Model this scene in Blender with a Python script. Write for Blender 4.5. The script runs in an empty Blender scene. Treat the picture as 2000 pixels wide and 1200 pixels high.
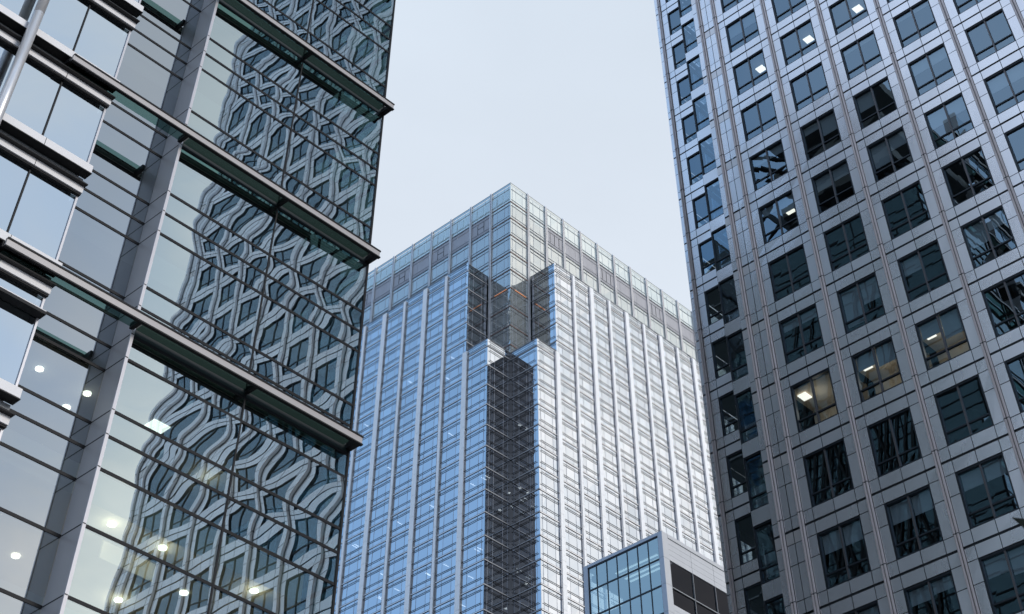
import bpy, math, random
from mathutils import Vector
random.seed(7)
S = bpy.context.scene
C = S.collection
ZC = 1.7                                   # eye height: z values below are measured from the eye

# ------------------------------------------------------------------ camera
FPX, PITCH, AZ, CYP = 2732.06, 0.93339, math.pi/2-0.81389, -231.5
cd = bpy.data.cameras.new('camera'); cam = bpy.data.objects.new('camera', cd); C.objects.link(cam)
cam.location = (0, 0, ZC)
cam.rotation_euler = (math.pi/2+PITCH, 0, AZ-math.pi/2)
cd.sensor_fit = 'HORIZONTAL'; cd.sensor_width = 36; cd.lens = FPX/2000*36
cd.shift_y = (CYP-600)/2000
cd.clip_start = .1; cd.clip_end = 5000
cd.dof.use_dof = True; cd.dof.focus_distance = 100; cd.dof.aperture_fstop = 4.5
S.camera = cam
FW = Vector((math.cos(PITCH)*math.cos(AZ), math.cos(PITCH)*math.sin(AZ), math.sin(PITCH)))
RT = Vector((math.sin(AZ), -math.cos(AZ), 0)); UP = RT.cross(FW)
def proj(x, y, z):
    p = Vector((x, y, z)); d = p.dot(FW)
    if d <= 0: return (-9e9, -9e9)
    return (1000+FPX*p.dot(RT)/d, CYP-FPX*p.dot(UP)/d)
def inframe(x, y, z, m=0):
    a, b = proj(x, y, z); return -m < a < 2000+m and -m < b < 1200+m

# ------------------------------------------------------------------ world, sun, exposure
SUN_EL, SUN_AZ = math.radians(22), math.radians(-82)
W = bpy.data.worlds.new('World'); S.world = W; W.use_nodes = True
nt = W.node_tree; nt.nodes.clear(); L = nt.links.new
def N(t, **k):
    n = nt.nodes.new(t)
    for a, b in k.items(): setattr(n, a, b)
    return n
def math_(op, a, b=None, clamp=False):
    n = N('ShaderNodeMath', operation=op, use_clamp=clamp)
    for i, v in enumerate((a, b)):
        if v is None: continue
        if isinstance(v, (int, float)): n.inputs[i].default_value = v
        else: L(v, n.inputs[i])
    return n.outputs[0]
def mixc(f, a, b):
    n = N('ShaderNodeMix', data_type='RGBA')
    for s, v in ((0, f), (6, a), (7, b)):
        if isinstance(v, (int, float)): n.inputs[s].default_value = v
        elif isinstance(v, tuple): n.inputs[s].default_value = (*v, 1)
        else: L(v, n.inputs[s])
    return n.outputs[2]
tc = N('ShaderNodeTexCoord'); sep = N('ShaderNodeSeparateXYZ'); L(tc.outputs['Generated'], sep.inputs[0])
sky = N('ShaderNodeTexSky', sky_type='NISHITA', sun_disc=False)
sky.sun_elevation = SUN_EL; sky.sun_rotation = math.pi/2-SUN_AZ; sky.air_density = 1.3; sky.dust_density = 1.2; sky.ozone_density = 2
skm = N('ShaderNodeVectorMath', operation='SCALE'); L(sky.outputs[0], skm.inputs[0]); skm.inputs['Scale'].default_value = 1.0
def noise(scale, detail, rough=.55, dist=0):
    m = N('ShaderNodeMapping'); m.inputs['Scale'].default_value = (scale, scale, scale*1.9)
    L(tc.outputs['Generated'], m.inputs[0])
    n = N('ShaderNodeTexNoise'); n.inputs['Scale'].default_value = 1; n.inputs['Detail'].default_value = detail
    n.inputs['Roughness'].default_value = rough; n.inputs['Distortion'].default_value = dist
    L(m.outputs[0], n.inputs['Vector']); return n.outputs[0]
n1 = noise(3.2, 5, .55, .4); n2 = noise(7.5, 4, .6, .3)
# cloud cover: a closed pale veil towards +X, breaking up to clear blue towards -X
cov = math_('ADD', math_('MULTIPLY', sep.outputs[0], 2.1), math_('ADD', math_('MULTIPLY', math_('SUBTRACT', n1, .5), 2.2), math_('ADD', math_('MULTIPLY', sep.outputs[1], .45), .50)))
cov = math_('MINIMUM', math_('MAXIMUM', cov, 0), 1)
hz = math_('MULTIPLY', math_('SUBTRACT', .80, sep.outputs[2]), 1.9, True)       # lower = whiter
veil = mixc(hz, (6.75, 7.65, 8.75), (8.15, 8.55, 9.3))
vs_ = N('ShaderNodeVectorMath', operation='SCALE'); L(veil, vs_.inputs[0]); L(math_('ADD', math_('MULTIPLY', n1, .16), .93), vs_.inputs['Scale']); veil = vs_.outputs[0]
# brighter, broken cloud towards -Y (the side the sun is on)
sunw = math_('MULTIPLY', math_('MULTIPLY', math_('SUBTRACT', math_('MULTIPLY', sep.outputs[1], -1), .05), 3.2, True), math_('MULTIPLY', math_('SUBTRACT', sep.outputs[0], .34), 7, True))
bright = mixc(math_('MULTIPLY', math_('SUBTRACT', n2, .36), 3.6, True), (11.0, 11.7, 12.4), (14.8, 14.6, 14.5))
veil = mixc(sunw, veil, bright)
blue = mixc(.75, skm.outputs[0], (4.0, 7.2, 12.2))
col = mixc(cov, blue, veil)
# unseen sky whitened due -X to lighten the steel, leaving blue towards +Y
wv = math_('MULTIPLY', math_('MULTIPLY', math_('SUBTRACT', .45, sep.outputs[1]), 6, True), math_('MULTIPLY', math_('SUBTRACT', math_('MULTIPLY', sep.outputs[0], -1), .2), 5, True))
wv = math_('MULTIPLY', wv, math_('ADD', math_('MULTIPLY', n1, .8), .25), True)
col = mixc(wv, col, (8.8, 9.9, 11.9))
# dark patch added to unseen sky towards -X -Y, to darken notch reflections
def dot(v):
    n = N('ShaderNodeVectorMath', operation='DOT_PRODUCT'); L(tc.outputs['Generated'], n.inputs[0]); n.inputs[1].default_value = v; return n.outputs['Value']
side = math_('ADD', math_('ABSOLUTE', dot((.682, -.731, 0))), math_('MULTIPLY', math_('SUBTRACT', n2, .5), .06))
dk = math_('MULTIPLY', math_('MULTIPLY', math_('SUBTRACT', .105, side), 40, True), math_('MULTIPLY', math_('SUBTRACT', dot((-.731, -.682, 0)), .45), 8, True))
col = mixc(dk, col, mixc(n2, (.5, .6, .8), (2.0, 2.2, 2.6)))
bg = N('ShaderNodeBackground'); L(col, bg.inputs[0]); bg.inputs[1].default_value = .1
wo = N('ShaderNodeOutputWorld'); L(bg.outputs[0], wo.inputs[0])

sl = bpy.data.lights.new('sun', 'SUN'); sl.energy = 1.5; sl.angle = math.radians(20); sl.color = (1, .95, .88)
so = bpy.data.objects.new('sun', sl); C.objects.link(so); so.location = (0, 0, 300)
so.rotation_euler = Vector((math.cos(SUN_EL)*math.cos(SUN_AZ), math.cos(SUN_EL)*math.sin(SUN_AZ), math.sin(SUN_EL))).to_track_quat('Z', 'Y').to_euler()
vs = S.view_settings; vs.view_transform = 'Standard'; vs.look = 'None'; vs.exposure = 0; vs.gamma = 1; vs.use_curve_mapping = False
S.cycles.max_bounces = 9; S.cycles.glossy_bounces = 5; S.cycles.diffuse_bounces = 3; S.cycles.transparent_max_bounces = 14
S.cycles.caustics_reflective = False; S.cycles.sample_clamp_indirect = 6

# ------------------------------------------------------------------ materials
def newmat(name):
    m = bpy.data.materials.new(name); m.use_nodes = True; m.node_tree.nodes.clear(); return m
def mat(name, colr, rough=.5, metal=0., var=0., spec=.5, nscale=.6, emit=None, estr=0, streak=0.):
    m = newmat(name); t = m.node_tree; n = t.nodes; l = t.links.new
    b = n.new('ShaderNodeBsdfPrincipled'); o = n.new('ShaderNodeOutputMaterial'); l(b.outputs[0], o.inputs[0])
    b.inputs['Base Color'].default_value = (*colr, 1); b.inputs['Roughness'].default_value = rough
    b.inputs['Metallic'].default_value = metal; b.inputs['Specular IOR Level'].default_value = spec
    if var or streak:
        tx = n.new('ShaderNodeTexCoord'); mp = n.new('ShaderNodeMapping'); l(tx.outputs['Object'], mp.inputs[0])
        mp.inputs['Scale'].default_value = (nscale*1.6, nscale*1.6, nscale*.35)
        nz = n.new('ShaderNodeTexNoise'); nz.inputs['Scale'].default_value = 1; nz.inputs['Detail'].default_value = 3.5; l(mp.outputs[0], nz.inputs['Vector'])
        ge = n.new('ShaderNodeNewGeometry')
        a = n.new('ShaderNodeMath'); a.operation = 'ADD'; l(nz.outputs[0], a.inputs[0])
        c = n.new('ShaderNodeMath'); c.operation = 'MULTIPLY'; l(ge.outputs['Random Per Island'], c.inputs[0]); c.inputs[1].default_value = .35
        l(c.outputs[0], a.inputs[1])
        mr = n.new('ShaderNodeMapRange'); l(a.outputs[0], mr.inputs[0]); mr.inputs[1].default_value = .3; mr.inputs[2].default_value = 1.05
        mr.inputs[3].default_value = 1-var; mr.inputs[4].default_value = 1+var
        mx = n.new('ShaderNodeVectorMath'); mx.operation = 'SCALE'; mx.inputs[0].default_value = colr; l(mr.outputs[0], mx.inputs['Scale'])
        l(mx.outputs[0], b.inputs['Base Color'])
        m2 = n.new('ShaderNodeMapRange'); l(a.outputs[0], m2.inputs[0]); m2.inputs[1].default_value = .3; m2.inputs[2].default_value = 1.05
        m2.inputs[3].default_value = rough+.06; m2.inputs[4].default_value = rough-.06; l(m2.outputs[0], b.inputs['Roughness'])
    if emit:
        b.inputs['Emission Color'].default_value = (*emit, 1); b.inputs['Emission Strength'].default_value = estr
    return m
def glass(name, refl, gtint, ttint, wav=0., fine=0., tilt=0., diff=None):
    """coated pane: mirror share over a tinted see-through share; wav/fine = roller-wave distortion in metres"""
    m = newmat(name); t = m.node_tree; n = t.nodes; l = t.links.new
    o = n.new('ShaderNodeOutputMaterial'); g = n.new('ShaderNodeBsdfGlossy'); g.inputs[0].default_value = (*gtint, 1); g.inputs['Roughness'].default_value = 0.0
    tr = n.new('ShaderNodeBsdfTransparent')
    g0 = n.new('ShaderNodeNewGeometry'); m0 = n.new('ShaderNodeMapRange'); l(g0.outputs['Random Per Island'], m0.inputs[0]); m0.inputs[3].default_value = 1-tilt; m0.inputs[4].default_value = 1+tilt*.3
    v0 = n.new('ShaderNodeVectorMath'); v0.operation = 'SCALE'; v0.inputs[0].default_value = gtint; l(m0.outputs[0], v0.inputs['Scale']); l(v0.outputs[0], g.inputs[0]); tr.inputs[0].default_value = (*ttint, 1)
    mx = n.new('ShaderNodeMixShader'); l(tr.outputs[0], mx.inputs[1]); l(g.outputs[0], mx.inputs[2])
    lw = n.new('ShaderNodeLayerWeight'); lw.inputs[0].default_value = .18
    mr = n.new('ShaderNodeMapRange'); l(lw.outputs['Facing'], mr.inputs[0]); mr.inputs[1].default_value = .2; mr.inputs[2].default_value = 1
    mr.inputs[3].default_value = refl; mr.inputs[4].default_value = min(1, refl+.22) if refl > .05 else refl+.1; l(mr.outputs[0], mx.inputs[0])
    last = mx.outputs[0]
    if diff:
        d = n.new('ShaderNodeBsdfDiffuse'); d.inputs[0].default_value = (*diff[0], 1); m3 = n.new('ShaderNodeMixShader'); m3.inputs[0].default_value = diff[1]
        l(last, m3.inputs[1]); l(d.outputs[0], m3.inputs[2]); last = m3.outputs[0]
    l(last, o.inputs[0])
    if wav or fine:
        tx = n.new('ShaderNodeTexCoord'); oi = n.new('ShaderNodeObjectInfo'); ge = n.new('ShaderNodeNewGeometry')
        s = n.new('ShaderNodeMath'); s.operation = 'MULTIPLY'; l(oi.outputs['Random'], s.inputs[0]); s.inputs[1].default_value = 60
        s2 = n.new('ShaderNodeMath'); s2.operation = 'MULTIPLY_ADD'; l(ge.outputs['Random Per Island'], s2.inputs[0]); s2.inputs[1].default_value = 47; l(s.outputs[0], s2.inputs[2])
        def nz(sc, det):
            mp = n.new('ShaderNodeMapping'); l(tx.outputs['Object'], mp.inputs[0]); mp.inputs['Scale'].default_value = sc
            q = n.new('ShaderNodeTexNoise'); q.noise_dimensions = '4D'; q.inputs['Scale'].default_value = 1; q.inputs['Detail'].default_value = det
            q.inputs['Roughness'].default_value = .35
            l(mp.outputs[0], q.inputs['Vector']); l(s2.outputs[0], q.inputs['W']); return q.outputs[0]
        a = n.new('ShaderNodeMath'); a.operation = 'MULTIPLY'; l(nz((.42, .42, .42), .5), a.inputs[0]); a.inputs[1].default_value = wav
        b = n.new('ShaderNodeMath'); b.operation = 'MULTIPLY_ADD'; l(nz((.5, .5, 1.5), 0), b.inputs[0]); b.inputs[1].default_value = fine; l(a.outputs[0], b.inputs[2])
        bu = n.new('ShaderNodeBump'); bu.inputs['Strength'].default_value = 1; bu.inputs['Distance'].default_value = 1; l(b.outputs[0], bu.inputs['Height'])
        l(bu.outputs[0], g.inputs['Normal'])
    return m
M = dict(
    black=mat('black_aluminium', (.010, .010, .012), .5, spec=.25),
    ledge=mat('ledge_grey', (.50, .465, .45), .34, .1, var=.06),
    silver=mat('silver_aluminium', (.86, .83, .82), .4, .0, var=.05),
    trim=mat('pale_trim', (.60, .58, .60), .3, .4),
    fin=mat('fin_grey', (.58, .565, .57), .38, .0, var=.10, nscale=.3),
    greyp=mat('grey_panel', (.36, .37, .38), .45, var=.05),
    shelf=glass('green_shelf_glass', .06, (.8, .95, .9), (.26, .42, .37)),
    spand=mat('black_spandrel', (.008, .016, .014), .5),
    soffit=mat('soffit_green', (.012, .05, .040), .3, spec=.6),
    pipe=mat('brushed_pipe', (.74, .72, .71), .35, .45, var=.08, nscale=2),
    slab=mat('ceiling_grey', (.20, .20, .195), .8, var=.04),
    core=mat('core_dark', (.06, .062, .065), .8),
    warm=mat('warm_ceiling', (.62, .57, .48), .8, var=.03),
    lamp=mat('downlight_glow', (.9, .9, .8), .5, emit=(1, .95, .82), estr=6),
    panel=mat('light_panel_glow', (.9, .9, .8), .5, emit=(1, .97, .92), estr=3.2),
    roomlamp=mat('room_lamp_glow', (.9, .9, .8), .5, emit=(1, .90, .76), estr=2.4),
    lglass=glass('coated_glass_left', .58, (.80, .885, .865), (.55, .68, .66), .0034, .0008),
    rglass=glass('coated_glass_recess', .50, (.84, .88, .90), (.34, .40, .40), .002, .0004),
    eglass=glass('dim_glass_end', .17, (.5, .76, .86), (.12, .20, .20)),
    bglass=glass('coated_glass_bay', .74, (.86, .92, .95), (.5, .6, .62), .004, .0008),
    steel=mat('stainless_cladding', (.90, .87, .865), .27, .74, var=.05, nscale=.35),
    steel2=mat('stainless_cladding_worn', (.85, .78, .74), .34, .74, var=.09, nscale=.5),
    gap=mat('joint_dark', (.02, .022, .026), .6),
    bronze=mat('window_frame_dark', (.022, .028, .036), .4, .3),
    mull=mat('window_mullion_grey', (.12, .11, .11), .4, .5),
    tube=mat('polished_tube', (.84, .76, .75), .3, .1),
    tglass=glass('tinted_glass_tower', .27, (.62, .83, .98), (.50, .58, .62), .004, .0012),
    blind=mat('blind_grey', (.80, .80, .80), .8, var=.05),
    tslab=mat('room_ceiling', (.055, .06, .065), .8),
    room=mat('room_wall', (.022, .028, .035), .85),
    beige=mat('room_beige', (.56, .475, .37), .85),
    cglass=glass('blue_glass_shaft', .68, (.92, .95, .99), (.28, .33, .38), .0022, 0, .12),
    kglass=glass('pale_glass_crown', .58, (.93, .95, .915), (.30, .42, .44), .0022, 0, .10, diff=((.62, .68, .68), .24)),
    kpanel=mat('crown_louvre_grey', (.36, .355, .375), .5, .2, var=.08, nscale=1),
    klit=mat('crown_backlit_pane', (.55, .72, .78), .4),  # pale colour stands in for sky light coming through these panes
    white=mat('white_pilaster', (.90, .90, .90), .4, .0, var=.05, nscale=.3),
    band=mat('band_metal', (.78, .76, .76), .35, .5),
    redband=mat('band_rust', (.26, .185, .17), .45, .3),
    strip=mat('strip_light_glow', (1, 1, 1), .5, emit=(1, .97, .9), estr=3.5),
    glow=mat('soft_strip_glow', (1, 1, 1), .5, emit=(.9, 1, 1), estr=.8),
    wpanel=mat('white_cladding', (.50, .52, .56), .38, .2, var=.05),
    dglass=glass('dark_glass', .03, (.8, .8, .9), (.10, .10, .12)),
    aqua=glass('aqua_glass', .50, (.93, .95, .86), (.45, .60, .64), .003, .0006),
    notchband=mat('notch_band_grey', (.42, .43, .45), .35, .4),
    thin=mat('mullion_light', (.40, .42, .47), .4, .3),
    mauve=mat('grey_mullion', (.25, .265, .29), .4, .4),
    ground=mat('stone_paving', (.22, .21, .20), .8, var=.15),
    bark=mat('bark', (.06, .05, .04), .9, var=.2, nscale=3),
    leaf=mat('leaf_dark', (.02, .028, .02), .6),
    orange=mat('orange_glow', (.9, .4, .2), .5, emit=(1, .36, .16), estr=.4),
)

# ------------------------------------------------------------------ mesh builder
WL = {}
def warp(b, x0, x1, y, z0, z1, m, tw):
    """one pane of the front as a finely divided, slightly twisted and bowed sheet"""
    nx, nz = 10, 12; i = len(b.v); k = b.mi(m); a1, a2, a3 = random.uniform(-1, 1), random.uniform(-1, 1), random.uniform(0, 6.28); xc = (x0+x1)/2
    for j in range(nz+1):
        t = j/nz; u = t*t*(3-2*t)
        for q in range(nx+1):
            s_ = q/nx; x = x0+(x1-x0)*s_
            d = tw*(x-xc)*u+.001*a1*(x-xc)*(t-.5)+.0015*a2*math.sin(math.pi*s_)*math.sin(math.pi*t)+0.0007*math.sin(5*s_+a3)*math.sin(math.pi*t)
            b.v.append((x, y+d, z0+(z1-z0)*t))
    for j in range(nz):
        for q in range(nx):
            c = i+j*(nx+1)+q; b.f.append((c, c+1, c+nx+2, c+nx+1)); b.m.append(k)
class MB:
    def __init__(s): s.v = []; s.f = []; s.m = []; s.mats = []
    def mi(s, m):
        if m not in s.mats: s.mats.append(m)
        return s.mats.index(m)
    def quad(s, a, b, c, d, m):
        i = len(s.v); s.v += [a, b, c, d]; s.f.append((i, i+1, i+2, i+3)); s.m.append(s.mi(m))
    def poly(s, pts, m):
        i = len(s.v); s.v += pts; s.f.append(tuple(range(i, i+len(pts)))); s.m.append(s.mi(m))
    def box(s, x0, x1, y0, y1, z0, z1, m):
        i = len(s.v); k = s.mi(m)
        s.v += [(x0, y0, z0), (x1, y0, z0), (x1, y1, z0), (x0, y1, z0), (x0, y0, z1), (x1, y0, z1), (x1, y1, z1), (x0, y1, z1)]
        for f in ((0, 3, 2, 1), (4, 5, 6, 7), (0, 1, 5, 4), (1, 2, 6, 5), (2, 3, 7, 6), (3, 0, 4, 7)):
            s.f.append(tuple(i+j for j in f)); s.m.append(k)
        return s
    def tube(s, cx, cy, z0, z1, r, m, n=12):
        i = len(s.v); k = s.mi(m)
        for z in (z0, z1):
            for j in range(n):
                a = 2*math.pi*j/n; s.v.append((cx+r*math.cos(a), cy+r*math.sin(a), z))
        for j in range(n):
            q = (j+1) % n; s.f.append((i+j, i+q, i+n+q, i+n+j)); s.m.append(k)
        s.f.append(tuple(i+j for j in range(n-1, -1, -1))); s.m.append(k)
        s.f.append(tuple(i+n+j for j in range(n))); s.m.append(k)
        return s
    def bar(s, p, q, r0, r1, m, n=6):
        p = Vector(p); q = Vector(q); d = (q-p).normalized(); u = d.orthogonal().normalized(); w = d.cross(u); i = len(s.v); k = s.mi(m)
        for c, r in ((p, r0), (q, r1)):
            for j in range(n):
                a = 2*math.pi*j/n; s.v.append(tuple(c+u*(r*math.cos(a))+w*(r*math.sin(a))))
        for j in range(n):
            t = (j+1) % n; s.f.append((i+j, i+t, i+n+t, i+n+j)); s.m.append(k)
        s.f.append(tuple(i+j for j in range(n-1, -1, -1))); s.m.append(k); s.f.append(tuple(i+n+j for j in range(n))); s.m.append(k)
        return s
    def mesh(s, name, org):
        me = bpy.data.meshes.new(name); ox, oy, oz = org
        me.from_pydata([(x-ox, y-oy, z-oz) for x, y, z in s.v], [], s.f)
        for m in s.mats: me.materials.append(M[m])
        me.polygons.foreach_set('material_index', s.m); me.update(); return me
    def build(s, name, parent=None, org=None, smooth=False):
        if org is None:
            a = [min(v[i] for v in s.v) for i in range(3)]; b = [max(v[i] for v in s.v) for i in range(3)]
            org = ((a[0]+b[0])/2, (a[1]+b[1])/2, a[2])
        me = s.mesh(name, org)
        if smooth: me.polygons.foreach_set('use_smooth', [len(p.vertices) == 4 for p in me.polygons])
        return place(name, me, org, parent)
def place(name, me, org, parent):
    o = bpy.data.objects.new(name, me); C.objects.link(o)
    w = Vector(org)+Vector((0, 0, ZC)); WL[o.name] = w; put(o, w, parent); return o
def put(o, w, parent):
    if parent: o.parent = parent; o.location = w-WL[parent.name]
    else: o.location = w
def thing(name, loc, label, cat, group=None):
    o = bpy.data.objects.new(name, None); C.objects.link(o); o.location = loc; o.empty_display_size = 1; WL[o.name] = Vector(loc)
    o['label'] = label; o['category'] = cat
    if group: o['group'] = group
    return o
def box(*a): return MB().box(*a)
def copy(src, org, parent):
    o = src.copy(); C.objects.link(o); w = Vector(org)+Vector((0, 0, ZC)); WL[o.name] = w; put(o, w, parent); return o

# ------------------------------------------------------------------ ground
g = MB(); g.quad((-900, -900, -ZC), (1200, -900, -ZC), (1200, 1200, -ZC), (-900, 1200, -ZC), 'ground')
go = g.build('ground', None, (0, 0, -ZC)); go['kind'] = 'structure'

# ------------------------------------------------------------------ left: glass office block
YL, XC, XF, XM = 35.0, 28.8, 19.4, 24.1
LB = thing('glass_office_building', (10, 48, 0), 'glass office block on the left, black ledges, steel tower mirrored in its panes', 'building')
PAT = [0, .82, 3.05, 3.92, 4.80, 7.02]
TZ = [13.4, 15.25, 17.2, 18.95, 20.95, 22.68, 23.72, 24.53, 26.35, 27.2]
for k in range(0, 8): TZ += [28.28+8*k+p for p in PAT]
LTOP = 75.4
TZ = [z for z in TZ if z < LTOP]+[LTOP]
LEDGE = [27.35+8*k for k in range(8)]
up = MB()
for i in range(len(TZ)-1):
    z0, z1 = TZ[i]+.05, TZ[i+1]-.05
    vis = z0 < 53
    for x0, x1 in ((XF+.08, XM-.03), (XM+.03, XC-.06)):
        if vis:
            b = MB()
            if min(abs(TZ[i]-zl+.15) for zl in LEDGE) < .2: b.box(x0, x1, YL+.005, YL+.06, z0, z0+.62, 'spand'); b.quad((x0, YL, z0+.62), (x1, YL, z0+.62), (x1, YL, z1), (x0, YL, z1), 'lglass'); b.build('spandrel', LB)
            else: warp(b, x0, x1, YL, z0, z1, 'lglass', -.009 if z1-z0 > 1.7 and (round((TZ[i+1]-35.3)*4) % 32 == 0 or 26 < TZ[i+1] < 26.6 or 22 < TZ[i+1] < 22.8) else random.uniform(-.002, .0012)); b.build('glass_pane', LB, smooth=True)
        else: up.quad((x0, YL, z0), (x1, YL, z0), (x1, YL, z1), (x0, YL, z1), 'lglass')
    x0, x1 = 12.0, XF-.06
    if vis:
        b = MB(); b.quad((x0, YL+1, z0), (x1, YL+1, z0), (x1, YL+1, z1), (x0, YL+1, z1), 'rglass'); b.build('recessed_pane', LB)
    else: up.quad((x0, YL+1, z0), (x1, YL+1, z0), (x1, YL+1, z1), (x0, YL+1, z1), 'rglass')
for z in TZ:
    if z < 54:
        box(XF+.065, XC, YL-.02, YL+.09, z-.046, z+.046, 'black').build('transom', LB)
        box(12.0, XF-.05, YL+.98, YL+1.09, z-.046, z+.046, 'black').build('recessed_transom', LB)
    else:
        up.box(XF+.065, XC, YL-.05, YL+.09, z-.05, z+.05, 'black'); up.box(12.0, XF-.05, YL+.95, YL+1.09, z-.05, z+.05, 'black')
uo = up.build('upper_glazing', LB); uo['kind'] = 'stuff'
box(XM-.03, XM+.03, YL-.03, YL+.085, 12, LTOP, 'black').build('mullion', LB)
box(XC-.07, XC+.01, YL-.04, YL+.10, 12, LTOP, 'black').build('corner_post', LB)
box(XF+.045, XF+.075, YL-.035, YL+.08, 12, LTOP, 'black').build('mullion', LB)
f = MB(); f.box(XF-.05, XF+.04, YL-.02, YL+1.0, 12, LTOP, 'fin'); f.box(XF-.07, XF+.045, YL-.09, YL-.022, 12, LTOP, 'trim')
for z in TZ: f.box(XF-.054, XF-.05, YL-.02, YL+.99, z-.02, z+.02, 'black'); f.box(XF-.074, XF+.03, YL-.094, YL-.09, z-.015, z+.015, 'black')
f.build('fin', LB)
def ledge(z, x0):
    b = MB(); x1 = XC+.03
    b.box(x0, x1, 34.33, 34.47, z+.24, z+.30, 'black')                    # top lip
    b.box(x0, x1-.03, 34.355, 34.46, z+.02, z+.238, 'ledge')               # pale face
    b.box(x0, x1+.01, 34.34, 34.47, z-.03, z+.018, 'black')               # lower lip
    for a, c in ((x0+.05, XF-.16), (XF+.06, XM-.06), (XM+.06, XC-.36)):   # green glass shelf
        b.quad((a, 34.47, z+.06), (c, 34.47, z+.06), (c, 34.93, z+.06), (a, 34.93, z+.06), 'shelf')
    for x in (x0+.02, XF-.1, XM, XC-.15): b.box(x-.07, x+.07 if x < 28 else XC+.02, 34.47, 34.955, z-.01, z+.2, 'black')
    return b.build('ledge', LB)
for z in LEDGE: ledge(z, 14.15)
# projecting bay on the left
BX1, BW = 16.2, 1.83
base = [23.58-4.0, 23.58]+[28.0+4*k for k in range(0, 16)]
for i, t in enumerate(base):
    if t > 90: break
    nx = base[i+1] if i+1 < len(base) else t+4
    hi = nx-1.15
    vis = t < 42
    b = MB(); b.box(-4, BX1+.02, 34.60, 34.98, t-.32, t-.03, 'silver'); b.box(-4, BX1+.01, 34.66, 34.98, t-.03, t, 'silver'); b.box(-4, BX1+.015, 34.63, 34.98, t-.345, t-.32, 'silver')
    b.box(-4, BX1+.04, 34.58, 34.97, t-.375, t-.347, 'black')
    for k in range(11): b.box(BX1-.04-BW*(k+1)-.01, BX1-.04-BW*(k+1)+.01, 34.596, 34.60, t-.32, t-.03, 'black')
    b.build('sill', LB)
    b = MB(); b.box(-4, BX1, 35.0, 35.1, t-.80, t-.377, 'greyp'); b.box(-4, BX1+.04, 34.60, 35.0, t-.845, t-.802, 'black')
    b.box(-4, BX1+.01, 34.78, 34.99, t-1.09, t-.847, 'silver'); b.box(-4, BX1+.01, 34.84, 34.99, t-1.15, t-1.092, 'black')
    for k in range(11): b.box(BX1-.04-BW*(k+1)-.01, BX1-.04-BW*(k+1)+.01, 34.775, 34.78, t-1.09, t-.847, 'black')
    b.build('head_fascia', LB)
    if i == 1:
        b = MB(); b.box(-4, BX1+.03, 34.64, 34.97, 26.10, 26.20, 'black'); b.box(-4, BX1+.02, 34.67, 34.97, 26.20, 26.25, 'silver'); b.build('bay_transom', LB)
    st = MB()
    for k in range(10):
        x1 = BX1-.08-BW*k; x0 = BX1-.04-BW*(k+1)+.03
        b = MB() if (k < 5 and vis) else st
        b.quad((x0, 35.0, t), (x1, 35.0, t), (x1, 35.0, hi), (x0, 35.0, hi), 'bglass')
        b.box(x0-.06, x0, 34.965, 35.03, t, hi, 'black')
        if b is not st: b.build('bay_window', LB)
    if st.v: o = st.build('bay_window', LB); o['kind'] = 'stuff'
    b = MB(); b.box(BX1-.075, BX1, 34.95, 35.95, t, hi, 'trim'); b.build('bay_end_trim', LB)
b = MB(); b.box(-4, BX1-.08, 35.4, 35.45, 12, LTOP, 'core'); b.build('bay_backing', LB)
for z0, z1 in ((10, 28.45), (28.46, 36.33), (36.34, 44.2), (44.21, 60)):
    MB().tube(12.42, 34.36, z0, z1, .185, 'pipe', 24).build('pipe', LB, smooth=True)
# floors, core and end glazing
ceil = [18.4, 22.4, 26.5]+[30.6+4*k for k in range(15)]
for i, z in enumerate(ceil):
    b = MB(); b.box(12.2, XC-.35, 36.25, 47.9, z, z+.95, 'warm' if i < 2 else 'slab'); b.build('floor_slab', LB)
MB().box(-4, 21, 48, 50, -ZC, LTOP, 'core').build('core', LB)
for z in (22.4, 26.5, 30.6, 38.6): MB().box(21.2, 21.7, 44.2, 44.7, z-3.4, z-.01, 'greyp').build('column', LB)
MB().box(23.6, 27.4, 41.0, 41.15, 23.36, 25.3, 'beige').build('partition', LB)
MB().box(12.2, 26.5, 46.5, 46.7, 18.9, 22.39, 'beige').build('partition', LB)
MB().box(21.55, 23.55, 37.4, 37.5, 21.68, 22.22, 'warm').build('bulkhead', LB)
e = MB()
yy = [35.15, 38.3, 41.5, 44.7, 47.9, 51.1, 54.3, 57.5, 60.7, 64]
for i in range(len(TZ)-1):
    for j in range(len(yy)-1): e.quad((XC-.04, yy[j], TZ[i]+.05), (XC-.04, yy[j+1], TZ[i]+.05), (XC-.04, yy[j+1], TZ[i+1]-.05), (XC-.04, yy[j], TZ[i+1]-.05), 'eglass')
e.build('end_glazing', LB)
e = MB()
for z in TZ: e.box(XC-.09, XC-.005, 35.12, 64, z-.05, z+.05, 'black')
for y in yy[1:]: e.box(XC-.08, XC, y-.05, y+.05, 12, LTOP, 'black')
for k in range(0, 9):                                            # raking steel struts standing off the end wall
    for j in range(3): e.bar((XC+.12, 36.6+2.4*k, 13+7*j+1.5*(k % 3)), (XC+.12, 44+2.2*k, 42+9*j+1.5*(k % 3)), .09, .09, 'black'); e.bar((XC+.12, 61-1.7*k, 20+8*j+(k % 4)), (XC+.12, 54-1.9*k, 58+5*j), .08, .08, 'black')
e.build('end_frame', LB)
b = MB(); b.box(-4, XC-.1, 35.1, 64, 10, 12, 'fin'); b.box(-4, XC-.1, 36.3, 64, LTOP+.01, LTOP+.5, 'black'); b.box(-4, XC-.3, 50.1, 64, -ZC, LTOP, 'core')
b.box(-4, XC-.5, 35.5, 50, -ZC, 10, 'fin'); b.build('building_base', LB)
b = MB(); b.box(-4, XC-.4, 64.2, 116, -ZC, 94, 'spand')            # taller wing behind, seen only in the tower's glass
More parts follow.
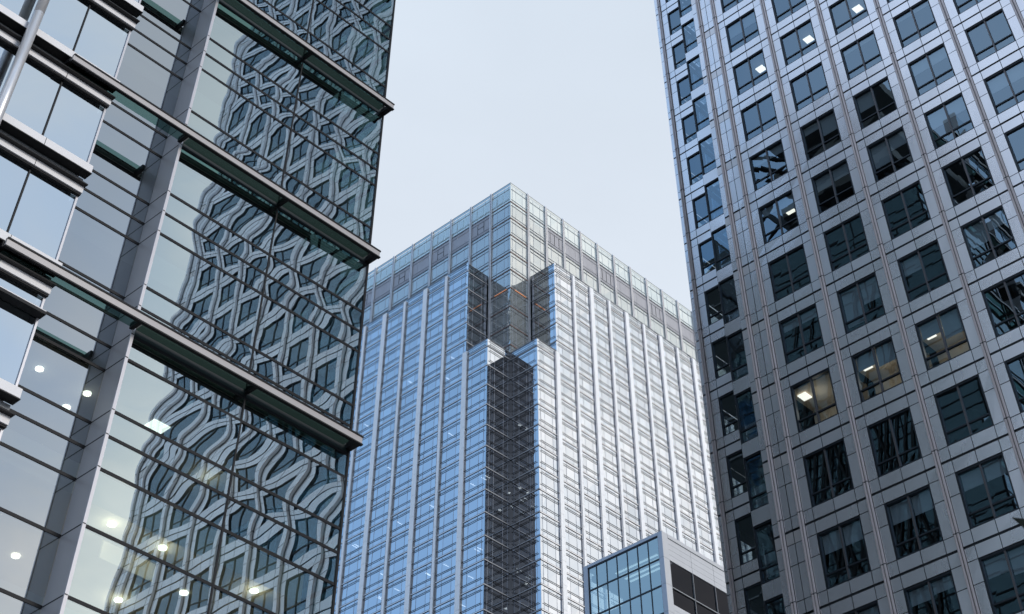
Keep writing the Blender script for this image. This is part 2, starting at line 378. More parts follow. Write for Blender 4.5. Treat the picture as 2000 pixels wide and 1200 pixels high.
for j in range(1, 22): b.box(XC-.4, XC-.3, 64.2, 116, 4.2*j, 4.2*j+.12, 'greyp')
for j in range(13): b.box(XC-.4, XC-.28, 64.3+4.2*j, 64.42+4.2*j, 0, 93.5, 'fin')
b.build('rear_wing', LB)
r = MB()                                                          # open steel roof frame, seen only in the tower's windows
for k in range(13):
    x = -3+2.6*k; r.bar((x, 35.3, LTOP+.5), (x+5, 50, LTOP+9), .26, .2, 'black'); r.bar((x, 35.3, LTOP+.5), (x-1.5, 42, LTOP+10), .2, .2, 'black')
for k in range(9): r.bar((XC-.4, 36+3.4*k, LTOP+.5), (XC-5, 43+3.4*k, LTOP+11), .3, .22, 'black'); r.bar((XC-.4, 40+3.4*k, LTOP+.5), (XC-5, 36+3.4*k, LTOP+11), .2, .2, 'black')
r.build('roof_frame', LB)
for x, y, z in ((17.95, 37.58, 26.5), (19.79, 37.57, 26.5), (19.79, 38.69, 26.5), (21.29, 36.71, 22.4), (24.24, 40.28, 22.4), (20.38, 40.38, 22.4), (23.2, 36.69, 22.4), (26.85, 36.66, 22.4), (25.4, 38.4, 22.4)):
    MB().tube(x, y, z-.06, z-.012, .14, 'lamp', 20).build('downlight', LB)
for i, (x, y, z, w) in enumerate(((17.95, 37.58, 26.5, 50), (19.79, 37.57, 26.5, 50), (21.29, 36.71, 22.4, 90), (23.2, 36.69, 22.4, 90), (26.85, 36.66, 22.4, 90), (24.24, 40.28, 22.4, 90), (25.6, 38.6, 26.4, 160))):
    pl = bpy.data.lights.new('downlight_beam', 'POINT'); pl.energy = w*.22; pl.color = (1, .86, .62); pl.shadow_soft_size = .12
    po = bpy.data.objects.new('downlight_beam', pl); C.objects.link(po); po.parent = LB; po.location = Vector((x, y, z-.35+ZC))-WL[LB.name]
MB().box(22.18, 22.84, 37.14, 37.68, 26.44, 26.488, 'panel').build('light_panel', LB)
b = MB(); b.box(25.6, 26.8, 41.6, 41.75, 34.44, 34.48, 'panel'); b.build('light_panel', LB)

# ------------------------------------------------------------------ right: steel tower
K = 56.1/57.5
XT, FH, BAY = 56.1, .0695*56.1, .0675*56.1
P0, Z0, NB = .606*56.1, 1.1827*56.1, 15
KLO, KHI = -17, 34
TB = thing('steel_tower', (95, 2, 0), 'tall stainless steel clad tower on the right with square dark windows in a grid', 'building')
ymain = .6365*56.1; X3, Y3 = 62.05*K, .6565*62.05*K; X2, Y2 = 65.95*K, .692*65.95*K
yN = P0-NB*BAY                                        # last pilaster, near end
def mir(y): return (P0+yN)-y
JW, RW = .018, .04
clad = MB(); back = MB()
def pan(x, ya, yb, za, zb, m='steel', j=JW):
    """one cladding sheet on a plane facing -X, its edges kept off the joints, very slightly out of true"""
    if yb-ya < .04: return
    t = [random.uniform(-.006, .006) for _ in range(4)]
    clad.quad((x+t[0], yb-j, za+j), (x+t[1], ya+j, za+j), (x+t[2], ya+j, zb-j), (x+t[3], yb-j, zb-j), m)
WLo, WHi, W0, W1 = .168*FH, .838*FH, .67, 3.09       # window inside its bay
tw = []                                               # (x, y_hi, y_lo, z0, z1, kind)
def bay(x, yp, k, m='steel'):
    z = Z0+k*FH; a, b = yp-.13, yp-BAY+.13; w0, w1 = yp-W0, yp-W1
    zs = [(z+RW, z+WLo), (z+WLo, z+.59*FH), (z+.59*FH, z+WHi), (z+WHi, z+FH-RW)]
    for za, zb in zs: pan(x, w0, a, za, zb, m); pan(x, b, w1, za, zb, m)
    c = (w0+w1)/2
    for za, zb in (zs[0], zs[3]): pan(x, c, w0, za, zb, m); pan(x, w1, c, za, zb, m)
    tw.append((x, w0, w1, z+WLo, z+WHi, 'full'))
for k in range(KLO, KHI):
    z = Z0+k*FH
    for n in range(NB): bay(XT, P0-n*BAY, k)
    for s in (0, 1):
        q = (lambda y: y) if s == 0 else mir
        def p2(x, ya, yb, za, zb, m='steel'):
            ya, yb = q(ya), q(yb); pan(x, min(ya, yb), max(ya, yb), za, zb, m)
        zs = [(z+RW, z+WLo), (z+WLo, z+.59*FH), (z+.59*FH, z+WHi), (z+WHi, z+FH-RW)]
        ypl = .627*56.1; mid = (ypl+P0)/2
        for i, (za, zb) in enumerate(zs):
            mm = 'steel2' if i == 3 else 'steel'
            p2(XT, P0+.13, mid, za, zb, mm); p2(XT, mid, ypl-.13, za, zb, mm); p2(XT, ypl+.13, ymain, za, zb, mm)
            pd = .685*X2
            p2(X2, pd+.13, Y2, za, zb); p2(X2, .674*X2, pd-.13, za, zb)
        w1 = .674*X2
        for za, zb in (zs[0], zs[3]): p2(X2, w1-1.21, w1, za, zb); p2(X2, w1-2.42, w1-1.21, za, zb); p2(X2, 39.7, w1-2.42, za, zb)
        tw.append((X2, q(w1), q(w1-2.42), z+WLo, z+WHi, 'full'))
        p2(X3, Y3-2.6, Y3-.03, z+.99*FH, z+1.21*FH)
        tw.append((X3, q(Y3-.02), q(Y3-2.44), z+.21*FH, z+.99*FH, 'full'))
cl = clad.build('cladding', TB)
ZLO, ZHI = Z0+KLO*FH, Z0+KHI*FH
# dark backing behind the joints, with window openings left free
for k in range(KLO, KHI):
    z = Z0+k*FH
    back.box(XT+.05, XT+.10, yN, P0, z-FH+WHi, z+WLo, 'gap')
    for n in range(NB+1):
        y = P0-n*BAY; back.box(XT+.05, XT+.10, max(y-W0, mir(ymain)), min(y+W0+.03, ymain), z+WLo, z+WHi, 'gap')
    for q in ((lambda y: y), mir):
        for x, a, b, za, zb in ((X2, .674*X2, Y2, z+WLo-.5*FH, z+.5*FH+WLo), (XT, P0+.6, ymain, z+WLo-.5*FH, z+.5*FH+WLo), (X2, 39.7, .674*X2, z-FH+WHi, z+WLo), (X3, Y3-2.6, Y3-.03, z-.01*FH, z+.21*FH)):
            ya, yb = sorted((q(a), q(b))); back.box(x+.05, x+.10, ya, yb, za, zb, 'gap')
bk = back.build('joint_backing', TB)
# return walls of the stepped corners, north face, roof
rw = MB()
for q in ((lambda y: y), mir):
    for (x0, x1, y) in ((XT, X3, ymain), (X3, X2, Y3), (X2, X2+48, Y2)):
        ya = q(y); s = .02 if q(1) == 1 else -.02
        for k in range(KLO, KHI):
            z = Z0+k*FH
            nb = max(1, round((x1-x0)/BAY)); bw = (x1-x0)/nb
            for n in range(nb):
                a, b = x0+n*bw+.02, x0+(n+1)*bw-.02
                rw.quad((a, ya-s, z+.03), (b, ya-s, z+.03), (b, ya-s, z+WLo), (a, ya-s, z+WLo), 'steel')
                rw.quad((a, ya-s, z+WHi), (b, ya-s, z+WHi), (b, ya-s, z+FH-.03), (a, ya-s, z+FH-.03), 'steel')
                rw.quad((a, ya-s, z+WLo), (a+.65, ya-s, z+WLo), (a+.65, ya-s, z+WHi), (a, ya-s, z+WHi), 'steel')
                rw.quad((b-.65, ya-s, z+WLo), (b, ya-s, z+WLo), (b, ya-s, z+WHi), (b-.65, ya-s, z+WHi), 'steel')
                if x0 == X2 or bw > 3: rw.quad((a+.65, ya-s-s*4, z+WLo), (b-.65, ya-s-s*4, z+WLo), (b-.65, ya-s-s*4, z+WHi), (a+.65, ya-s-s*4, z+WHi), 'tglass')
rw.build('side_walls', TB)
b = MB(); yl, yh = mir(Y2)+.7, Y2-.7
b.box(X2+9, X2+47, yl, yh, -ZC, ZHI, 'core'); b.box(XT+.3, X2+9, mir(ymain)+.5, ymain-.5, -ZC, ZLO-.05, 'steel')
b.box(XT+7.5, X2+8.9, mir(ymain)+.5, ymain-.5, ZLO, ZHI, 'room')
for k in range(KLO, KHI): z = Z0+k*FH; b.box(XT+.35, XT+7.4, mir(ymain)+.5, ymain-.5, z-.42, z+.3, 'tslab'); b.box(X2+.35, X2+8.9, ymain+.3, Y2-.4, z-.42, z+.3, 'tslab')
b.build('tower_interior', TB)
b = MB(); ap = (X2+20, (yl+yh)/2, ZHI+36)
c4 = [(XT, yl-.7, ZHI), (X2+48, yl-.7, ZHI), (X2+48, yh+.7, ZHI), (XT, yh+.7, ZHI)]
for i in range(4): b.poly([c4[i], c4[(i+1) % 4], ap], 'steel2')
b.build('roof', TB)
def pilaster(x, y):
    b = MB()
    for d in (-.075, .075): b.tube(x-.06, y+d, ZLO, ZHI, .062, 'tube', 10)
    b.box(x-.045, x+.05, y-.125, y+.125, ZLO, ZHI, 'gap')
    for k in range(KLO, KHI): b.box(x-.128, x+.0, y-.14, y+.14, Z0+k*FH+WLo-.015, Z0+k*FH+WLo+.015, 'gap')
    b.build('pilaster', TB, smooth=True)
for n in range(NB+1): pilaster(XT, P0-n*BAY)
for q in ((lambda y: y), mir): pilaster(XT, q(.627*56.1)); pilaster(X2, q(.685*X2))
# windows: frame > panes, blinds, lamps
FRM, PAN = {}, {}
def frame_mesh(h, w):
    b = MB(); F = .075
    b.box(.04, .24, -w, -w+F, 0, h, 'bronze'); b.box(.04, .24, -F, 0, 0, h, 'bronze'); b.box(.04, .24, -w+F, -F, 0, F, 'bronze'); b.box(.04, .24, -w+F, -F, h-F, h, 'bronze')
    b.box(.06, .22, -w/2-.04, -w/2+.04, F, h-F, 'mull'); b.box(.07, .2, -w+F, -w/2-.04, .25*h-.035, .25*h+.035, 'bronze'); b.box(.07, .2, -w/2+.04, -F, .25*h-.035, .25*h+.035, 'bronze')
    return b.mesh('window', (0, 0, 0))
def pane_mesh(h, w):
    b = MB(); F = .075
    for y0, y1 in ((-w+F, -w/2-.04), (-w/2+.04, -F)):
        for za, zb in ((F, .25*h-.035), (.25*h+.035, h-F)):
            t = [random.uniform(-.004, .004) for _ in range(4)]
            b.quad((.13+t[0], y1, za), (.13+t[1], y0, za), (.13+t[2], y0, zb), (.13+t[3], y1, zb), 'tglass')
    return b.mesh('pane', (0, 0, 0))
wst = MB(); lst = []
def blind(wo, org, h, w, side, drop):
    y0, y1 = ((-w+.09, -w/2-.05), (-w/2+.05, -.09))[side]
    b = MB(); b.box(org[0]+.27, org[0]+.29, org[1]+y0, org[1]+y1, org[2]+h-.08-drop*(h-.15), org[2]+h-.08, 'blind'); b.build('blind', wo)
vis_count = 0
BL = {(1, -6): (.85, .5), (0, -3): (.25, .25), (1, -3): (.2, .5), (2, -3): (.45, 0), (3, -4): (.4, .35), (3, -3): (.3, .3), (4, -4): (.35, .35), (2, -4): (.6, .35), (1, -4): (.35, .3),
      (2, -6): (.35, 0), (0, -6): (.2, .2), (0, -9): (.35, .35), (1, -9): (.35, .35), (0, -10): (.3, .3), (1, -10): (.25, .2), (2, -9): (.3, .3), (2, -7): (.3, .5), (3, -6): (.5, .3),
      (0, 0): (.4, .35), (4, -2): (.15, .15), (0, -4): (.2, .4), (1, -7): (.3, .4), (2, -10): (.3, .4), (3, -2): (.1, .1), (2, -2): (.1, .1)}
for x, yh_, yl_, z0, z1, kind in tw:
    w = abs(yh_-yl_); h = z1-z0; ya = max(yh_, yl_)
    near = any(inframe(x, y, z, 10) for y in (yh_, yl_, (yh_+yl_)/2) for z in (z0, z1)) and min(yh_, yl_) > -5
    if near:
        key = (round(h, 2), round(w, 2), random.randrange(4))
        if key not in FRM: FRM[key] = frame_mesh(h, w); PAN[key] = pane_mesh(h, w)
        org = (x, ya, z0)
        wo = place('window', FRM[key], org, TB); place('pane', PAN[key], org, wo); vis_count += 1
        if x == XT:
            n = round((P0-W0-ya)/BAY); k = round((z0-WLo-Z0)/FH); lst.append((n, k, wo, org, h, w))
            d = BL.get((n, k))
            if d:
                for sd in (0, 1):
                    if d[sd]: blind(wo, org, h, w, 1-sd, d[sd])
    else:
        m = MB.quad
        wst.box(x+.06, x+.2, ya-w, ya-w+.08, z0, z1, 'bronze'); wst.box(x+.06, x+.2, ya-.08, ya, z0, z1, 'bronze'); wst.box(x+.06, x+.2, ya-w+.08, ya-.08, z1-.08, z1, 'bronze')
        wst.box(x+.07, x+.2, ya-w/2-.05, ya-w/2+.05, z0, z1-.08, 'bronze'); wst.box(x+.08, x+.2, ya-w+.08, ya-.08, z0+.25*h-.04, z0+.25*h+.04, 'bronze')
        wst.quad((x+.13, ya, z0), (x+.13, ya-w, z0), (x+.13, ya-w, z1), (x+.13, ya, z1), 'tglass')
ws = wst.build('window', TB); ws['kind'] = 'stuff'
# lamps in a few rooms
def lamp(wo, org, dx, dy, dz, sx, sy):
    MB().box(org[0]+dx, org[0]+dx+sx, org[1]-dy-sy, org[1]-dy, org[2]+dz, org[2]+dz+.05, 'roomlamp').build('ceiling_lamp', wo)
for n, k, wo, org, h, w in lst:
    if (n, k) in ((0, -1), (1, -1), (2, -1), (0, -4)): lamp(wo, org, 1.0, 1.05, 2.42, .5, .55)
    if (n, k) in ((0, -7), (1, -7), (2, -7)):
        lamp(wo, org, .8, -.15, 2.5, .6, .5)
        MB().box(org[0]+2.6, org[0]+2.7, org[1]-2.9, org[1]+.45, org[2]-.3, org[2]+2.75, 'beige').build('room_wall', wo)
        MB().box(org[0]+.4, org[0]+2.59, org[1]-2.9, org[1]+.45, org[2]+2.6, org[2]+2.65, 'beige').build('room_ceiling', wo)
        pl = bpy.data.lights.new('room_light', 'POINT'); pl.energy = 18; pl.color = (1, .90, .76); pl.shadow_soft_size = .25
        po = bpy.data.objects.new('room_light', pl); C.objects.link(po); po.parent = TB; po.location = Vector((org[0]+1.3, org[1]-.9, org[2]+1.9+ZC))-WL[TB.name]

# ------------------------------------------------------------------ middle: blue-white glass tower
XS, YS, XK, YK = 158.6, 149.3, 164.8, 156.1       # shaft planes, crown planes
ZS1, ZS2, ZK = 178.4, 157.95, 199.55              # shoulder tops, crown top
yU, xU, yLo, xLo = 162.1, 170.5, 156.0, 164.8     # upper / lower shoulder edges
BZ, BH = 140.4, 4.0
CB = thing('glass_tower', (200, 195, 0), 'tall stepped glass tower in the middle, left face blue, right face silvery white', 'building')
YP = [161.65+5.95*i for i in range(12)]           # pilasters along the left face
XP = [170.2+5.45*i for i in range(15)]            # along the right face
YE, XE = YP[-1], XP[-1]
FR = (.12, .31, .69, .88)
def cw(b, face, u0, u1, z0, z1, plane, gl, bars=True, band='band', mull=True, full=True):
    """one bay of curtain wall, one floor high, on a plane facing -X ('x') or -Y ('y'); u runs along the face"""
    def q(ua, ub, za, zb, o, m):
        ja = .004 if band == 'notchband' else .02; t = [random.uniform(-ja, ja) for _ in range(4)]; p = plane+o
        if face == 'x': b.quad((p+t[0], ub, za), (p+t[1], ua, za), (p+t[2], ua, zb), (p+t[3], ub, zb), m)
        else: b.quad((ua, p+t[0], za), (ub, p+t[1], za), (ub, p+t[2], zb), (ua, p+t[3], zb), m)
    def bx(ua, ub, za, zb, o0, o1, m):
        if face == 'x': b.box(plane+o0, plane+o1, ua, ub, za, zb, m)
        else: b.box(ua, ub, plane+o0, plane+o1, za, zb, m)
    w = u1-u0; h = z1-z0; us = [u0]+[u0+w*f_ for f_ in FR]+[u1] if w > 3 else [u0, (u0+u1)/2, u1]
    zz = [z0, z0+1.1*h/4, z0+3.2*h/4, z1]
    for i in range(len(us)-1):
        for j in range(3): q(us[i], us[i+1], zz[j], zz[j+1], 0, gl)
    if mull:
        for u in us[1:-1]: bx(u-.022, u+.022, z0, z1, -.03, .03, 'thin')
    bx(u0, u1, z0-.08, z0+.08, -.09, .02, band); bx(u0, u1, z0-.135, z0-.082, -.07, .02, 'black'); bx(u0, u1, z0+.082, z0+.13, -.09, .02, 'black')
    if bars:
        g_ = min(.45, w*.08)
        for z in zz[1:3]: bx(u0+g_, u1-g_, z-.042, z+.042, -.20, -.14, 'black')
jobs = []   # (area, args)
def job(face, u0, u1, z0, z1, plane, gl, **k):
    c = (plane, (u0+u1)/2, (z0+z1)/2) if face == 'x' else ((u0+u1)/2, plane, (z0+z1)/2)
    p = [proj(*((plane, u, z) if face == 'x' else (u, plane, z))) for u, z in ((u0, z0), (u1, z0), (u1, z1), (u0, z1))]
    ar = abs(sum(p[i][0]*p[(i+1) % 4][1]-p[(i+1) % 4][0]*p[i][1] for i in range(4)))/2
    pc = proj(*c)
    if not (690-(pc[1]-600)*.1 < pc[0] < 1340+(pc[1]-600)*.12 and 0 < pc[1] < 1200): ar = 0
    jobs.append((ar, (face, u0, u1, z0, z1, plane, gl), k))
zk = BZ
while zk > 60: zk -= BH
floors = []
while zk < ZS1-.5: floors.append(zk); zk += BH
for z in floors:
    z1 = min(z+BH, ZS1)
    if z < ZS2:
        z1a = min(z+BH, ZS2)
        job('x', yLo, YP[0], z, z1a, XS, 'cglass'); job('y', xLo, XP[0], z, z1a, YS, 'cglass')
        job('y', XS, xLo, z, z1a, yLo, 'cglass', band='notchband'); job('x', YS, yLo, z, z1a, xLo, 'cglass', band='notchband')
    if z+BH > ZS2:
        za = max(z, ZS2)
        if z1-za > 1:
            job('y', XS, XK, za, z1, yU, 'cglass', band='notchband'); job('x', YS, YK, za, z1, xU, 'cglass', band='notchband')
    for i in range(len(YP)-1): job('x', YP[i]+.0, YP[i+1], z, z1, XS, 'cglass')
    for i in range(len(XP)-1): job('y', XP[i], XP[i+1], z, z1, YS, 'cglass')
jobs.sort(key=lambda t: -t[0])
st = MB()
for i, (ar, a, k) in enumerate(jobs):
    if i < 100: b = MB(); cw(b, *a, **k); b.build('window', CB)
    else: cw(st, *a, **k)
o = st.build('window', CB); o['kind'] = 'stuff'
def pil(x, y, wd, z1, face):
    b = MB(); h = wd/2; z = 58
    while z < z1:
        t = min(z+BH, z1)
        if face == 'x': b.box(x-.34, x-.02, y-h, y+h, z+.02, t-.02, 'white'); b.box(x-.20, x-.02, y+h, y+h+.12, z, t, 'band')
        else: b.box(x-h, x+h, y-.34, y-.02, z+.02, t-.02, 'white'); b.box(x-h-.16, x-h, y-.20, y-.02, z, t, 'band')
        z = t
    b.build('pilaster', CB)
for i, y in enumerate(YP): pil(XS, y, 1.1 if i % 2 == 0 else .62, (ZS1 if i else ZS2)-.4 + (0 if i else 0), 'x')
for i, x in enumerate(XP): pil(x, YS, 1.0 if i % 2 == 0 else .58, (ZS1 if i else ZS2)-.4, 'y')
# slabs of the shoulders
b = MB()
b.box(XS+.2, XE, yU+.2, YE, ZS1-.4, ZS1-.02, 'greyp'); b.box(xU+.2, XE, YS+.2, yU, ZS1-.4, ZS1-.02, 'greyp')
b.box(XS+.2, XK-.1, yLo+.2, yU+.1, ZS2-.35, ZS2-.02, 'greyp'); b.box(xLo+.2, xU+.1, YS+.2, YK-.1, ZS2-.35, ZS2-.02, 'greyp')
for (f_, a0, a1, pl, z) in (('x', yU, YE, XS, ZS1), ('y', xU, XE, YS, ZS1), ('x', yLo, YP[0], XS, ZS2), ('y', xLo, XP[0], YS, ZS2), ('y', XS, xLo, yLo, ZS2), ('x', YS, yLo, xLo, ZS2), ('y', XS, XK, yU, ZS1), ('x', YS, YK, xU, ZS1)):
    if f_ == 'x': b.box(pl-.06, pl+.06, a0, a1, z, z+.07, 'mauve')
    else: b.box(a0, a1, pl-.06, pl+.06, z, z+.07, 'mauve')
b.build('shoulder_roof', CB)
# inside: floors and a dark core
b = MB()
for z in floors: b.box(XS+.6, XE, yU+.6, YE, z-.75, z-.05, 'slab'); b.box(xU+.6, XE, YS+.6, yU, z-.75, z-.05, 'slab')
for z in floors:
    if z < ZS2-4: b.box(XS+.6, xLo+.5, yLo+.6, yU+.5, z-.75, z-.05, 'slab'); b.box(xLo+.6, xU+.5, YS+.6, yU, z-.75, z-.05, 'slab')
b.box(XS+9, XE, yU+4, YE-.5, 40, 196, 'core'); b.box(xU+6, XE-.5, YS+9, yU+3.9, 40, 196, 'core')
b.box(XS, XE, YS, YE, -ZC, 57.8, 'greyp')
b.box(XE, XE+1, YS, YE, 40, ZS1-1, 'greyp'); b.box(XS, XE, YE, YE+1, 40, ZS1-1, 'greyp')
b.build('tower_interior', CB)
# crown
KH = 4.32; kz = [198.78-KH*i for i in range(11)]
kr = MB()
def krow(face, u0, u1, zt, r, i):
    b = MB(); pl = XK if face == 'x' else YK; z0 = zt-KH
    grey = (r == 1 and ((face == 'x' and i >= 1) or (face == 'y' and i >= 2))) or (face == 'x' and r == 2 and i >= 40)
    corner = (i == 0)
    cw(b, face, u0, u1, z0, zt, pl, 'kpanel' if grey else 'kglass', bars=False, band='redband' if corner else 'mauve', mull=not grey)
    def bx(ua, ub, za, zb, o0, o1, m):
        if face == 'x': b.box(pl+o0, pl+o1, ua, ub, za, zb, m)
        else: b.box(ua, ub, pl+o0, pl+o1, za, zb, m)
    w = u1-u0
    for z in (z0+.72, zt-.85): bx(u0+.25, u1-.25, z-.035, z+.035, -.08, -.02, 'mauve')
    if r == 0 and face == 'x':
        for f0, f1 in ((.06, .32), (.38, .66), (.72, .97)): bx(u0+w*f0, u0+w*f1, z0+1.0, zt-1.25, -.055, -.04, 'klit')
    if grey and face == 'x' and i % 2 == 1:
        for f_ in (.36, .66): bx(u0+w*f_-.05, u0+w*f_+.05, z0+.9, zt-.9, -.05, -.02, 'black')
        bx(u0+w*.36+.05, u0+w*.66-.05, z0+2.1, z0+2.2, -.05, -.02, 'black')
    if grey and face == 'y' and i % 3 == 2:
        for f_ in (.25, .5, .75): bx(u0+w*f_-.05, u0+w*f_+.05, z0+.8, zt-.8, -.05, -.02, 'gap')
    if b.v: b.build('crown_panel', CB)
YKP = [161.6+5.95*i for i in range(12)]; XKP = [170.0+5.55*i for i in range(14)]
for r, zt in enumerate(kz):
    lo = zt-KH
    us = [YK]+YKP
    for i in range(len(us)-1):
        if i > 0 and zt < ZS1: continue
        if zt < ZS2: continue
        krow('x', us[i], us[i+1], zt, r, i)
    us = [XK]+XKP
    for i in range(len(us)-1):
        if (i > 0 and zt < ZS1) or zt < ZS2: continue
        krow('y', us[i], us[i+1], zt, r, i)
b = MB()
b.box(XK-.02, XK+.02, YK, YKP[-1], 198.95, 199.5, 'kglass'); b.box(XK, XKP[-1], YK-.02, YK+.02, 198.95, 199.5, 'kglass')
b.box(XK-.05, XK+.05, YK-.05, YKP[-1], 199.5, 199.58, 'mauve'); b.box(XK+.05, XKP[-1], YK-.05, YK+.05, 199.5, 199.58, 'mauve')
b.build('parapet', CB)
b = MB(); b.box(XK+.6, XKP[-1], YK+.6, YKP[-1], 193.4, 193.9, 'slab'); b.box(XK+4, XKP[-1]-1, YK+4, YKP[-1]-1, 178, 193.3, 'core')
for z in kz[1:]: b.box(XK+.4, XK+8, YK+.4, YK+8, z-.5, z-.1, 'slab')
b.box(XK+5, XK+8, YK+5, YK+8, 150, 193, 'core'); b.build('crown_interior', CB)
def kpil(x, y, face, z0):
    b = MB()
    for d in (-.17, .17):
        if face == 'x': b.box(x-.30, x-.11, y+d-.07, y+d+.07, z0, 199.7, 'band')
        else: b.box(x+d-.07, x+d+.07, y-.30, y-.11, z0, 199.7, 'band')
    if face == 'x': b.box(x-.11, x+.02, y-.24, y+.24, z0, 199.6, 'greyp')
    else: b.box(x-.24, x+.24, y-.11, y+.02, z0, 199.6, 'greyp')
    b.build('crown_fin', CB)
for i, y in enumerate(YKP): kpil(XK, y, 'x', ZS2 if i == 0 else ZS1)
for i, x in enumerate(XKP): kpil(x, YK, 'y', ZS2 if i == 0 else ZS1)
b = MB(); b.box(XK-.14, XK-.115, YK+.9, YK+4.2, 172.76, 172.9, 'orange'); b.box(XK+1.2, XK+4.4, YK-.14, YK-.115, 172.76, 172.9, 'orange'); b.build('orange_streak', CB)  # emissive orange streaks along one corner band
# strip lights on the ceilings behind the glass: (which face, position along it, floor)
def onplane(px, py, ax, val):
    d = FW+RT*((px-1000)/FPX)-UP*((py-CYP)/FPX); return d*(val/d[ax])
for px, py in ((803, 746), (876, 740), (881, 852), (761, 917), (924, 952), (946, 940), (844, 993), (717, 832), (697, 1073), (780, 1040), (748, 1129), (776, 1159), (745, 1175), (872, 1111), (838, 1127), (836, 1142), (938, 1078), (920, 1136), (741, 1188), (885, 697), (905, 1167), (692, 1086), (932, 1093), (953, 940)):
    p = onplane(px, py, 0, XS+1.6); z = BZ+BH*round((p.z+.75-BZ)/BH)-.82; y = p.y
    MB().box(XS+.9, XS+2.1, y-.09, y+.09, z, z+.06, 'strip').build('strip_light', CB)
for px, py in ((1012, 843), (1026, 833), (1028, 958), (1012, 966), (996, 975), (1024, 1142), (1048, 1128), (978, 983), (990, 1163)):
    p = onplane(px, py, 1, yLo+1.4 if px < 997 else yLo-1); z = BZ+BH*round((p.z+.75-BZ)/BH)-.82
    MB().box(p.x+(.6 if px > 997 else 0), p.x+(1.1 if px > 997 else .4), p.y+.2, p.y+.6, z, z+.06, 'strip').build('strip_light', CB)

# ------------------------------------------------------------------ small white-framed block at the bottom
XB, YB, ZB = 119.0, 89.87, 80.75
SB = thing('corner_block', (130, 97, 0), 'low white framed block with aqua glass in front of the middle tower', 'building')
yl = 101.3
rows = [80.35]+[77.87-2.87*i for i in range(9)]; ms = [90.5+.02+1.495*i for i in range(8)]; ms[-1] = 100.62
for i in range(len(rows)-1):
    for j in range(7):
        b = MB(); t = [random.uniform(-.006, .006) for _ in range(4)]
        b.quad((XB+.1+t[0], ms[j+1]-.05, rows[i+1]+.06), (XB+.1+t[1], ms[j]+.05, rows[i+1]+.06), (XB+.1+t[2], ms[j]+.05, rows[i]-.06), (XB+.1+t[3], ms[j+1]-.05, rows[i]-.06), 'aqua'); b.build('pane', SB)
b = MB()
for z in rows: b.box(XB+.03, XB+.2, 90.5, 100.65, z-.07, z+.07, 'bronze')
for y in ms: b.box(XB+.05, XB+.18, y-.055, y+.055, 55, 80.35, 'bronze')
b.build('glazing_bars', SB)
b = MB(); b.box(XB-.05, XB+.4, 90.5, 100.65, 80.42, ZB, 'wpanel')
z = 54.9
for zt in (60.4, 63.5, 66.4, 69.26, 72.13, 75.0, 77.87, ZB):
    b.box(XB-.05, XB+.95, YB, 90.5-.02, z+.012, zt-.012, 'wpanel'); b.box(XB-.05, XB+.4, 100.68, yl, z+.012, zt-.012, 'wpanel'); z = zt
b.box(XB+.95+.01, XB+16, YB-.02, YB+.4, 80.32, ZB, 'wpanel'); b.build('white_frame', SB)
b = MB()
for i in range(4):
    for j in range(4):
        x0 = 120.0+3.95*j; zt = 80.28-.6*i; b.box(x0+.02, x0+3.93, YB+.06, YB+.2, zt-.58, zt, 'wpanel')
b.build('louvre_band', SB); b = MB()
for i in range(4):
    for j in range(4): x0 = 120.0+3.95*j; b.box(x0+.02, x0+3.93, YB+.06, YB+.2, 72.55-.6*i, 73.13-.6*i, 'wpanel')
b.build('louvre_band', SB)
for j in range(4):
    for za, zb in ((75.0, 77.82), (73.2, 74.9)):
        b = MB(); x0 = 120.0+3.95*j; b.quad((x0+.06, YB+.15, za), (x0+3.89, YB+.15, za), (x0+3.89, YB+.15, zb), (x0+.06, YB+.15, zb), 'dglass'); b.build('dark_window', SB)
b = MB()
for j in range(5): b.box(119.97+3.95*j, 120.03+3.95*j, YB+.02, YB+.2, 73.2, 77.85, 'mauve')
b.box(120.03, 135.7, YB+.02, YB+.18, 74.9, 75.0, 'mauve'); b.build('window_bars', SB)
b = MB(); b.box(XB+6, XB+16, YB+2, yl-.5, -ZC, 80.1, 'core'); b.box(XB+1, XB+6, YB+.6, yl-.6, -ZC, 54.8, 'wpanel')
for z in (79.2, 74.6, 70.0, 65.4): b.box(XB+.6, XB+5.9, YB+.6, yl-.6, z, z+.5, 'slab')
b.box(XB+.5, XB+16, YB+.5, yl-.2, 80.36, 80.7, 'greyp'); b.build('block_interior', SB)
for i in range(4): MB().box(XB+1+.8*i, XB+1.3+.8*i, 91.6, 97.6, 79.1, 79.14, 'glow').build('strip_light', SB)
MB().box(XB+1.5, XB+2.8, 91.9, 92.05, 69.9, 69.96, 'strip').build('strip_light', SB)

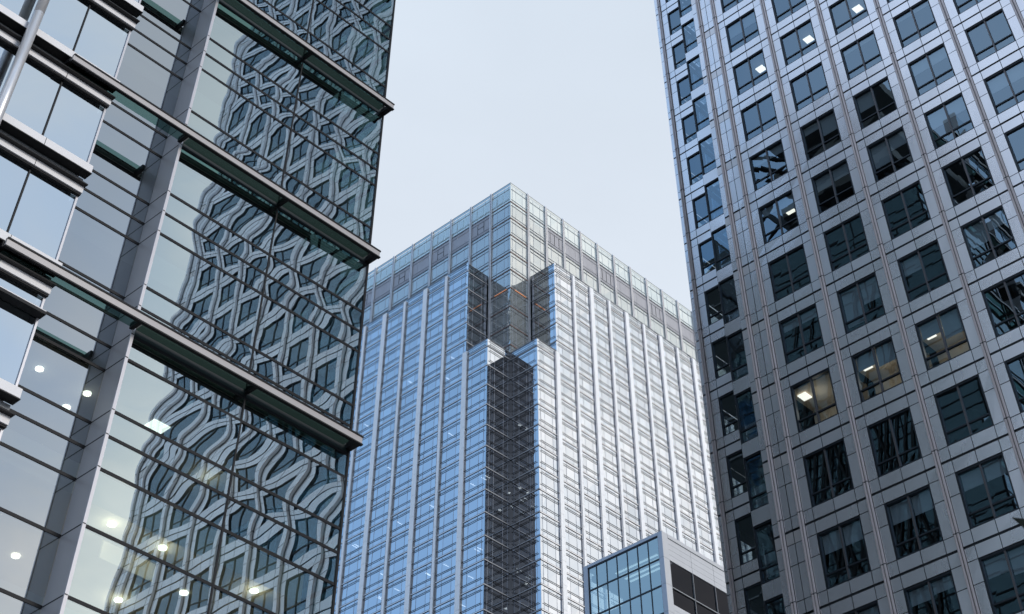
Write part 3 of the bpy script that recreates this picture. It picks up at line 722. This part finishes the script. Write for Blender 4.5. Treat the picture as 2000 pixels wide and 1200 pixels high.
# ------------------------------------------------------------------ street tree: one leaf tip reaches into the frame at the right edge
d = FW+RT*(1000/FPX)-UP*((1024-CYP)/FPX)
tip = d*(9.0/d.length); rgt = RT
tb = tip+rgt*2.0+Vector((FW.x, FW.y, 0))*.3
TR = thing('street_tree', (tb.x, tb.y, 0), 'dark street tree at the right edge, one blurred leaf tip in view', 'tree')
b = MB(); b.bar((tb.x, tb.y, -ZC), (tb.x, tb.y, tip.z-.6), .13, .08, 'bark', 10); b.bar((tb.x, tb.y, tip.z-.6), (tb.x+.1, tb.y, tip.z+1.5), .08, .02, 'bark', 8); b.build('trunk', TR)
def leaf(b, p, ax, nrm, ln, wd):
    ax = ax.normalized(); sd = ax.cross(nrm).normalized(); k = ax.cross(sd)
    prof = [(0, .02), (.25, .42), (.5, .5), (.75, .3), (1, 0)]
    b.poly([tuple(p+ax*(ln*t)+sd*(wd*w)+k*(.04*ln*t*t)) for t, w in prof]+[tuple(p+ax*(ln*t)-sd*(wd*w)+k*(.04*ln*t*t)) for t, w in reversed(prof[:-1])], 'leaf')
b = MB(); fo = MB()
def outside(p): return proj(p.x, p.y, p.z)[0] > 2025
def twig(p, q, n):
    b.bar(p, q, .022, .006, 'bark', 5); ax = q-p
    for i in range(n):
        t = random.uniform(.25, 1); c = p+ax*t; v = ax.normalized()+Vector((random.uniform(-1, 1), random.uniform(-1, 1), random.uniform(-1, .4)))
        ln = random.uniform(.10, .17)
        if outside(c+v.normalized()*ln): leaf(fo, c, v, Vector((random.uniform(-1, 1), random.uniform(-1, 1), 1)), ln, .08)
for i in range(46):
    z0 = tip.z+random.uniform(-1.0, 1.4); an = random.uniform(0, 6.28); ln = random.uniform(.7, 1.3)
    p = Vector((tb.x, tb.y, z0)); q = p+Vector((math.cos(an)*ln, math.sin(an)*ln, random.uniform(.1, .6)))
    if outside(q): twig(p, q, 16)
j0 = tip+rgt*.28-UP*.12                                           # the one twig whose last leaf shows
twig(Vector((tb.x, tb.y, tip.z-.5)), j0, 10)
tp = tip-rgt*.075+UP*.045; leaf(fo, j0, tp-j0, FW, (tp-j0).length, .10)
b.build('branch', TR); fo.build('foliage', TR)
print('tower windows as parts:', vis_count)
